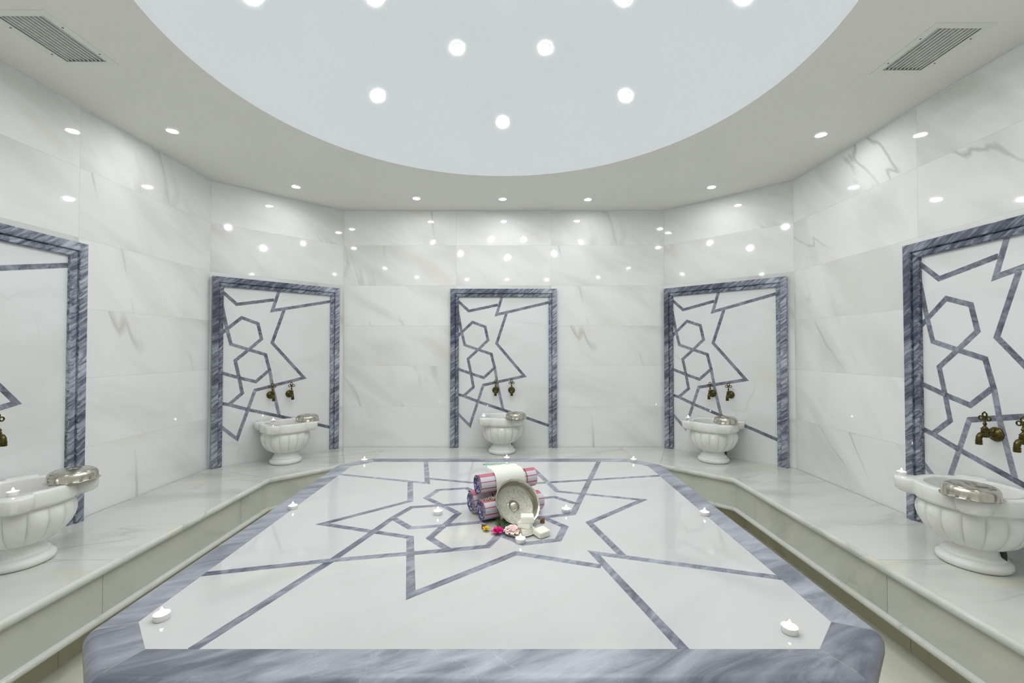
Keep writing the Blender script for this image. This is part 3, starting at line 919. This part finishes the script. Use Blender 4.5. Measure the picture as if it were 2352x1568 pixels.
# ------------------------------------------------------------------ towels, bowl, soap and flowers on the platform
def plaid(name):
    m, nt, N, L, B = newmat(name)
    uv = N.new('ShaderNodeUVMap'); uv.uv_map = 'map'
    sp = N.new('ShaderNodeSeparateXYZ'); L.new(uv.outputs[0], sp.inputs[0])
    fr = math_node(N, L, 'FRACT', sp.outputs['X'])
    W = (0.60,0.575,0.63); P = (0.50,0.17,0.21); R = (0.40,0.06,0.11)
    r1 = ramp(N, [(0.0, W), (0.055, R), (0.07, W), (0.14, P), (0.31, W), (0.38, R), (0.39, W), (0.53, R), (0.545, W), (0.62, R), (0.635, W), (0.72, P), (0.80, W), (0.87, R), (0.885, W), (0.96, R), (0.975, W)], 'CONSTANT')
    L.new(fr, r1.inputs[0])
    V = (0.75,0.74,0.80)
    r2 = ramp(N, [(0.0, (1,1,1)), (0.27, (0.75,0.28,0.12)), (0.285, (1,1,1)), (0.31, (0.40,0.25,0.13)), (0.335, (1,1,1)), (0.35,(0.8,0.3,0.2)), (0.36, (1,1,1)), (0.80,(0.4,0.25,0.13)), (0.82,(1,1,1))], 'CONSTANT')
    L.new(sp.outputs['Y'], r2.inputs[0])
    c = mixc(N, L, 1.0, r1.outputs[0], r2.outputs[0], 'MULTIPLY')
    tc = N.new('ShaderNodeTexCoord')
    no = N.new('ShaderNodeTexNoise'); no.inputs['Scale'].default_value = 500; L.new(tc.outputs['Object'], no.inputs['Vector'])
    b = N.new('ShaderNodeBump'); b.inputs['Strength'].default_value = 0.5; b.inputs['Distance'].default_value = 0.0015
    L.new(no.outputs['Fac'], b.inputs['Height']); L.new(b.outputs[0], B.inputs['Normal'])
    L.new(c, B.inputs['Base Color']); B.inputs['Roughness'].default_value = 0.9
    return m
def towel_end(name):
    m, nt, N, L, B = newmat(name)
    tc = N.new('ShaderNodeTexCoord')
    no = N.new('ShaderNodeTexNoise'); no.inputs['Scale'].default_value = 85; no.inputs['Detail'].default_value = 2
    L.new(tc.outputs['Object'], no.inputs['Vector'])
    r = ramp(N, [(0.44, (0.02,0.03,0.13)), (0.53, (0.08,0.09,0.27)), (0.56, (0.62,0.62,0.74)), (0.61, (0.55,0.53,0.68)), (0.66, (0.22,0.08,0.20))])
    L.new(no.outputs['Fac'], r.inputs[0]); L.new(r.outputs[0], B.inputs['Base Color'])
    B.inputs['Roughness'].default_value = 0.9
    return m
M_PLAID, M_TEND = plaid('striped_towel_cloth'), towel_end('blue_white_towel_lining')
M_FRINGE = plain('knotted_fringe', (0.50,0.44,0.36), rough=0.9, var=0.5, bscale=200)

def towel_roll(loc, yaw, R, length, spin, label, squash=0.94):
    root = empty('rolled_towel', label, 'towel', loc, yaw, 'striped rolled towels in a pile')
    turns, r0 = 4.6, 0.006
    n = int(turns*40)
    th = (R-r0)/turns*0.80
    v, uv_u = [], []
    rr = random.Random(int(spin*100))
    nx = 12
    prof = []
    for i in range(n+1):
        t = i/n; a = spin - 2*PI*turns*(1-t)
        r = r0 + (R-r0)*t
        w = 1+0.012*math.sin(a*3+spin)
        prof.append((r*w, a, (r-th)*w if r > th else 0.001))
    def ring(side):
        out = []
        for i, (ro, a, ri) in enumerate(prof):
            q = ro if side == 0 else max(ri, 0.0015)
            out.append((-q*math.cos(a), q*math.sin(a)*squash))
        return out
    O, I = ring(0), ring(1)
    body = MB()
    for k in range(nx+1):
        x = -length/2 + length*k/nx
        jog = 0.0
        for (y, z) in O: body.v.append(Vector((x, y, z)))
        for (y, z) in I: body.v.append(Vector((x, y, z)))
    m = n+1
    def vid(k, side, i): return k*2*m + side*m + i
    for k in range(nx):
        for i in range(n):
            u0, u1 = (prof[i][1])/(2*PI)+10, (prof[i+1][1])/(2*PI)+10
            uvq = [(u0,k/nx),(u1,k/nx),(u1,(k+1)/nx),(u0,(k+1)/nx)]
            body.face((vid(k,0,i),vid(k,0,i+1),vid(k+1,0,i+1),vid(k+1,0,i)), uvq)
            body.face((vid(k,1,i),vid(k+1,1,i),vid(k+1,1,i+1),vid(k,1,i+1)), uvq)
        for i in (0, n):
            body.face((vid(k,0,i),vid(k+1,0,i),vid(k+1,1,i),vid(k,1,i)), [(0.05,0)]*4)
    body.build('towel_cloth', M_PLAID, root, angle=60, fix=False)
    for s in (-1, 1):
        e = MB()
        x = s*(length/2+0.0006)
        b = 0
        for (y, z) in O: e.v.append(Vector((x, y, z)))
        for (y, z) in I: e.v.append(Vector((x-s*0.002, y, z)))
        for i in range(n): e.face((i, i+1, m+i+1, m+i))
        # backing disc so the roll is not see-through
        c = len(e.v); e.v.append(Vector((s*(length/2-0.012),0,0)))
        for k in range(32): e.v.append(Vector((s*(length/2-0.012), R*0.74*math.cos(2*PI*k/32), R*0.74*squash*math.sin(2*PI*k/32))))
        for k in range(32): e.face((c, c+1+k, c+1+(k+1)%32))
        e.build('rolled_edge', M_TEND, root, angle=60)
    return root

yaw = math.radians(27)
ax = Vector((math.cos(yaw), math.sin(yaw), 0)); perp = Vector((-math.sin(yaw), math.cos(yaw), 0))
RL, RR = 0.285, 0.0505
A0 = Vector((-0.127, 1.886, 0))
front_c = A0 + ax*RL/2 + Vector((0,0,TABLE+RR*0.94+0.001))
rear_c = A0 + Vector((-0.053,0.095,0)) + ax*RL/2 + Vector((0,0,TABLE+RR*0.94+0.001))
top_c = A0 + Vector((-0.027,0.046,0)) + ax*RL/2 + Vector((0.004,0,TABLE+0.140))
towel_roll(front_c, yaw, RR, RL, 0.9, 'rolled striped towel at the front of the pile, resting on the platform', 0.94)
towel_roll(rear_c, yaw, RR, RL, 2.2, 'rolled striped towel at the back of the pile, furthest left', 0.94)
tr = towel_roll(top_c, yaw, RR*0.97, RL*0.97, 1.3, 'rolled striped towel on top of the pile, under the white cloth', 0.96)

# fringe tufts peeping out of the towels
def fringe(parent, loc, n, seed, spread=0.022):
    r = random.Random(seed); mb = MB()
    for k in range(n):
        a = r.uniform(0, 2*PI); l = r.uniform(0.012, spread)
        p0 = Vector((r.uniform(-.01,.01), r.uniform(-.004,.004), 0.003))
        p1 = p0 + Vector((math.cos(a)*l*0.5, math.sin(a)*l*0.5, r.uniform(0.002,0.008)))
        p2 = p0 + Vector((math.cos(a)*l, math.sin(a)*l, 0.001))
        mb.tube([p0,p1,p2], [0.0014,0.0016,0.0008], 5)
    o = mb.build('fringe', M_FRINGE, parent)
    o.location = parent.matrix_world.inverted() @ Vector(loc) if False else loc
    return o
bpy.context.view_layer.update()
def place_child(o, parent, world):
    o.location = Matrix.Translation(parent.location).to_4x4().inverted() @ Vector(world)
    v = Vector(world) - parent.location
    c, s = math.cos(-parent.rotation_euler.z), math.sin(-parent.rotation_euler.z)
    o.location = (v.x*c - v.y*s, v.x*s + v.y*c, v.z)
place_child(fringe(tr, (0,0,0), 22, 3, 0.03), tr, A0 + ax*0.055 + Vector((0.0,-0.004,TABLE+0.086)))
place_child(fringe(tr, (0,0,0), 14, 5, 0.025), tr, A0 + ax*0.030 + Vector((-0.004,-0.006,TABLE+0.084)))

# white cloth over the pile
def draped_cloth():
    m, nt, N, L, B = newmat('white_cloth_with_green_band')
    uv = N.new('ShaderNodeUVMap'); uv.uv_map = 'map'
    sp = N.new('ShaderNodeSeparateXYZ'); L.new(uv.outputs[0], sp.inputs[0])
    tc = N.new('ShaderNodeTexCoord')
    nz = N.new('ShaderNodeTexNoise'); nz.inputs['Scale'].default_value = 14; L.new(tc.outputs['Object'], nz.inputs['Vector'])
    ss = math_node(N, L, 'ADD', sp.outputs['X'], math_node(N, L, 'MULTIPLY', math_node(N, L, 'SUBTRACT', nz.outputs['Fac'], 0.5), 0.10))
    r = ramp(N, [(0.0, (0.80,0.81,0.78)), (0.03, (0.80,0.81,0.78)), (0.038, (0.10,0.34,0.19)), (0.11, (0.80,0.81,0.78)), (0.128, (0.05,0.12,0.10)), (0.142, (0.73,0.745,0.68))], 'CONSTANT')
    L.new(ss, r.inputs[0]); L.new(r.outputs[0], B.inputs['Base Color']); B.inputs['Roughness'].default_value = 0.9
    no = N.new('ShaderNodeTexNoise'); no.inputs['Scale'].default_value = 420; L.new(tc.outputs['Object'], no.inputs['Vector'])
    b = N.new('ShaderNodeBump'); b.inputs['Strength'].default_value = 0.4; b.inputs['Distance'].default_value = 0.001
    L.new(no.outputs['Fac'], b.inputs['Height']); L.new(b.outputs[0], B.inputs['Normal'])
    # path in (s = forward towards camera, z) around the top roll
    tz = top_c.z - TABLE; Rt = RR*0.97 + 0.003
    pts = [(-0.112, tz+0.043), (-0.100, tz+0.047), (-0.080, tz+0.050), (-0.060, tz+0.051), (-0.030, tz+0.050)]
    for k in range(0, 8):
        a = PI/2 - k*PI/2/7*1.08
        pts.append((Rt*math.cos(a), tz+Rt*math.sin(a)))
    pts += [(0.056, tz-0.030), (0.072, tz-0.050), (0.078, tz-0.085), (0.080, tz-0.112), (0.086, 0.0045), (0.100, 0.003)]
    # resample
    P = [Vector(p) for p in pts]; d = [0]
    for a, b2 in zip(P[:-1], P[1:]): d.append(d[-1]+(b2-a).length)
    NS_, NW = 64, 14
    width = 0.142
    th = 0.0016
    fwd = -perp
    mb = MB()
    def pt(u):
        q = u*d[-1]
        for i in range(len(d)-1):
            if q <= d[i+1]+1e-9:
                t = (q-d[i])/(d[i+1]-d[i]); return P[i].lerp(P[i+1], t)
        return P[-1]
    base = Vector((top_c.x, top_c.y, TABLE)) + ax*0.002
    for lay in (0, 1):
        for i in range(NS_+1):
            u = i/NS_; p = pt(u); p2 = pt(min(1, u+0.01)); p1 = pt(max(0, u-0.01))
            t = (p2-p1).normalized(); nr = Vector((-t.y, t.x))
            for j in range(NW+1):
                w = j/NW - 0.5
                wob = 0.0035*math.sin(w*13+u*2.0)*max(0.0, 1-u*3.4) + 0.0012*math.sin(w*9+u*9)*(1 if u < 0.3 else 0.4)
                q = p + nr*(abs(wob) + (0 if lay else th))
                back = max(0.0, 1-u/0.28)
                mb.v.append(base + ax*(w*width) + fwd*q.x + perp*(-w*0.055*back) + ax*(0.012*back) + Vector((0,0,q.y)))
    M_ = (NS_+1)*(NW+1)
    for lay in (0, 1):
        for i in range(NS_):
            for j in range(NW):
                a = lay*M_ + i*(NW+1)+j
                f = (a, a+1, a+NW+2, a+NW+1)
                us = [(i/NS_, j/NW), (i/NS_, (j+1)/NW), ((i+1)/NS_, (j+1)/NW), ((i+1)/NS_, j/NW)]
                mb.face(f, us)
    for i in range(NS_):
        for j in (0, NW):
            a = i*(NW+1)+j; mb.face((a, a+NW+1, M_+a+NW+1, M_+a), [(i/NS_,0)]*4)
    for j in range(NW):
        for i in (0, NS_):
            a = i*(NW+1)+j; mb.face((a, a+1, M_+a+1, M_+a), [(i/NS_,0)]*4)
    o = mb.build('draped_cloth', m, angle=70)
    tag(o, 'white cloth with a green stripe draped over the towel pile', 'cloth')
draped_cloth()

# open bowl leaning against the towels
nrm = Vector((0.354, -0.703, 0.616)).normalized()
q = (-nrm).to_track_quat('Z', 'Y')
bo = place(m0, Vector((0.031, 1.850, TABLE+0.094)), q.to_euler(), 'open tinned metal bowl leaning on the towels, engraved inside facing the room', 'open bowl')

# soap on a thin pale dish
M_SOAP = plain('pale_green_soap', (0.83,0.855,0.75), rough=0.45, sss=0.4, var=0.02)
M_DISH = plain('thin_glass_dish', (0.80,0.79,0.74), rough=0.12)
DC = (0.036, 1.775)
mb = MB(); mb.lathe([(0,0.0),(0.040,0.0),(0.052,0.002),(0.064,0.006),(0.0655,0.0072),(0.064,0.0078),(0.050,0.0040),(0.038,0.0026),(0,0.0024)], seg=64)
d = mb.build('soap_dish', M_DISH, loc=(DC[0], DC[1], TABLE+0.0002))
tag(d, 'thin pale round dish under the soap stack and the pale pink flower', 'dish')
def soap(loc, rot, label, sx=0.050, sy=0.044, sz=0.023):
    bm = bmesh.new(); bmesh.ops.create_cube(bm, size=1.0)
    for v in bm.verts:
        v.co.x *= sx; v.co.y *= sy; v.co.z *= sz
    bmesh.ops.bevel(bm, geom=bm.edges[:], offset=0.0018, segments=2, affect='EDGES')
    me = bpy.data.meshes.new('soap_bar'); bm.to_mesh(me); bm.free(); me.shade_smooth(); me.set_sharp_from_angle(angle=math.radians(40))
    me.materials.append(M_SOAP)
    o = bpy.data.objects.new('soap_bar', me); COL.objects.link(o); o.location = loc; o.rotation_euler = rot
    tag(o, label, 'soap', 'blocks of soap')
sx, sy = 0.062, 1.757
soap((sx, sy, TABLE+0.0145), (0,0,0.35), 'pale soap block at the bottom of the stack of three')
soap((sx-0.004, sy+0.002, TABLE+0.0380), (0,0,-0.35), 'pale soap block in the middle of the stack of three')
soap((sx+0.004, sy-0.002, TABLE+0.0615), (0.0,0,0.02), 'pale soap block on top of the stack of three')
soap((0.121, 1.735, TABLE+0.0145), (0.10,-0.03,0.62), 'pale soap block lying alone at the right of the stack', 0.052, 0.046, 0.022)

def petal_flower(name, loc, R, colour, colour2, layers, label, seed, H=0.6, centre=None):
    r = random.Random(seed)
    m, nt, N, L, B = newmat(name+'_petals')
    uv = N.new('ShaderNodeUVMap'); uv.uv_map = 'map'
    sp = N.new('ShaderNodeSeparateXYZ'); L.new(uv.outputs[0], sp.inputs[0])
    rp = ramp(N, [(0.0, colour2), (0.55, colour), (1.0, colour)]); L.new(sp.outputs['Y'], rp.inputs[0])
    L.new(rp.outputs[0], B.inputs['Base Color']); B.inputs['Roughness'].default_value = 0.6
    B.inputs['Subsurface Weight'].default_value = 0.2; B.inputs['Subsurface Radius'].default_value = (0.01,0.006,0.006)
    root = empty(name, label, 'flower', loc)
    mb = MB()
    for ly, (cnt, rad, tilt) in enumerate(layers):
        for k in range(cnt):
            a0 = 2*PI*(k+0.5*(ly%2))/cnt + r.uniform(-0.15,0.15)
            NU, NV = 8, 7
            ids = []
            tl = tilt + r.uniform(-0.12,0.12)
            Mx = Matrix.Rotation(a0, 4, 'Z')
            b = len(mb.v)
            for j in range(NV+1):
                t = j/NV
                wd = rad*0.62*math.sin(min(1, t*1.15+0.12)*PI*0.86)**0.8
                rr = rad*t
                z = 0.15*rad*0 + rad*(t*math.sin(tl) + 0.18*math.sin(t*PI))
                x = rad*t*math.cos(tl)
                for i in range(NU+1):
                    s = i/NU*2-1
                    ruff = 0.07*rad*math.sin(s*7+seed+k)*t*t
                    cup = 0.25*rad*s*s*t
                    mb.v.append(Mx @ Vector((x - cup*math.sin(tl)*0.6 - 0.12*rad*s*s*t, wd*s, z + cup*math.cos(tl)*0.7 + ruff + 0.004)))
            for j in range(NV):
                for i in range(NU):
                    q = b + j*(NU+1)+i
                    mb.face((q, q+1, q+NU+2, q+NU+1), [(i/NU,j/NV),((i+1)/NU,j/NV),((i+1)/NU,(j+1)/NV),(i/NU,(j+1)/NV)])
    pt = mb.build('petals', m, root, angle=80, fix=False)
    mod = pt.modifiers.new('thick', 'SOLIDIFY'); mod.thickness = 0.0006
    if centre:
        cm = plain(name+'_centre', centre, rough=0.8, var=0.4, bscale=300)
        mb = MB()
        for k in range(14):
            a = r.uniform(0, 2*PI); l = r.uniform(0.0, R*0.16)
            mb.lathe([(0,0),(0.0012,0.0003),(0.0016,0.0016),(0,0.003)], seg=6, M=Matrix.Translation((math.cos(a)*l, math.sin(a)*l, R*H+r.uniform(-0.002,0.002))))
        mb.build('stamens', cm, root)
    return root
petal_flower('pale_pink_flower', (0.004, 1.748, TABLE+0.0055), 0.034, (1.0,0.80,0.76), (1.0,0.97,0.95), [(8,0.034,0.10),(7,0.031,0.50),(6,0.027,0.90),(5,0.020,1.2)], 'large pale pink flower between the soap stack and the magenta flower', 3, 0.55, (0.75,0.30,0.18))  # pink petals made lighter, the nearby candle's light put into their colour
petal_flower('magenta_flower', (-0.052, 1.757, TABLE+0.001), 0.024, (0.80,0.01,0.24), (0.70,0.0,0.20), [(6,0.026,0.2),(6,0.023,0.7),(5,0.017,1.1)], 'bright magenta flower lying in front of the towels', 8, 0.5, (0.9,0.35,0.5))
petal_flower('yellow_flower', (-0.098, 1.782, TABLE+0.001), 0.018, (0.80,0.58,0.03), (0.70,0.42,0.05), [(6,0.017,0.25),(5,0.014,0.8)], 'small yellow flower at the left end of the row of flowers', 12, 0.4, (0.35,0.16,0.04))
# leaf
M_LEAF = plain('dark_green_leaf', (0.05,0.11,0.035), rough=0.5, var=0.3, bscale=60)
mb = MB()
for k, (lx, ly, a, ln) in enumerate([(0,0,0.4,0.05),(0.004,0.004,1.3,0.045),(0.0,0.0,2.2,0.04)]):
    b = len(mb.v); n = 8
    for j in range(n+1):
        t = j/n; w = 0.011*math.sin(t*PI)**0.8
        for s in (-1, 0, 1):
            mb.v.append(Matrix.Translation((lx, ly, 0)) @ Matrix.Rotation(a, 4, 'Z') @ Vector((t*ln, s*w, 0.006 + 0.022*math.sin(t*PI*0.6) - abs(s)*-0.003)))
    for j in range(n):
        for s in (0, 1):
            q = b+j*3+s; mb.face((q, q+1, q+4, q+3))
lf = mb.build('green_leaves', M_LEAF, loc=(-0.042, 1.775, TABLE+0.001), fix=False)
lf.modifiers.new('thick', 'SOLIDIFY').thickness = 0.0006
tag(lf, 'dark green leaves between the magenta flower and the metal bowl', 'leaves')
# dried petals at both sides of the pile
M_DRY = plain('dried_brown_petals', (0.30,0.14,0.06), rough=0.8, var=0.5, bscale=200)
def dried(loc, n, R, seed, label):
    r = random.Random(seed); mb = MB()
    for k in range(n):
        a = r.uniform(0, 2*PI); d = r.uniform(0, R); ln = r.uniform(0.008, 0.014)
        M = Matrix.Translation((math.cos(a)*d, math.sin(a)*d*0.6, r.uniform(0.004,0.016))) @ Euler((r.uniform(-.6,.6), r.uniform(-.6,.6), r.uniform(0,6))).to_matrix().to_4x4()
        mb.lathe([(0,-0.001),(ln*0.45,0.0),(ln*0.5,0.001),(ln*0.2,0.0015),(0,0.001)], seg=7, M=M)
    for k in range(6):
        a = 2*PI*k/6; mb.lathe([(0,0),(0.004,0.0),(0.003,0.012),(0,0.012)], seg=6, M=Matrix.Translation((math.cos(a)*R*0.4, math.sin(a)*R*0.25, 0)))
    o = mb.build('dried_flower', M_DRY, loc=loc)
    tag(o, label, 'flower', 'dried brown blossoms beside the towels')
dried((0.134, 1.865, TABLE+0.0005), 16, 0.014, 5, 'dried brown blossom right of the leaning bowl, under the towel ends')
dried((-0.108, 1.805, TABLE+0.0005), 16, 0.018, 9, 'dried brown blossom behind the yellow flower, under the front towel')
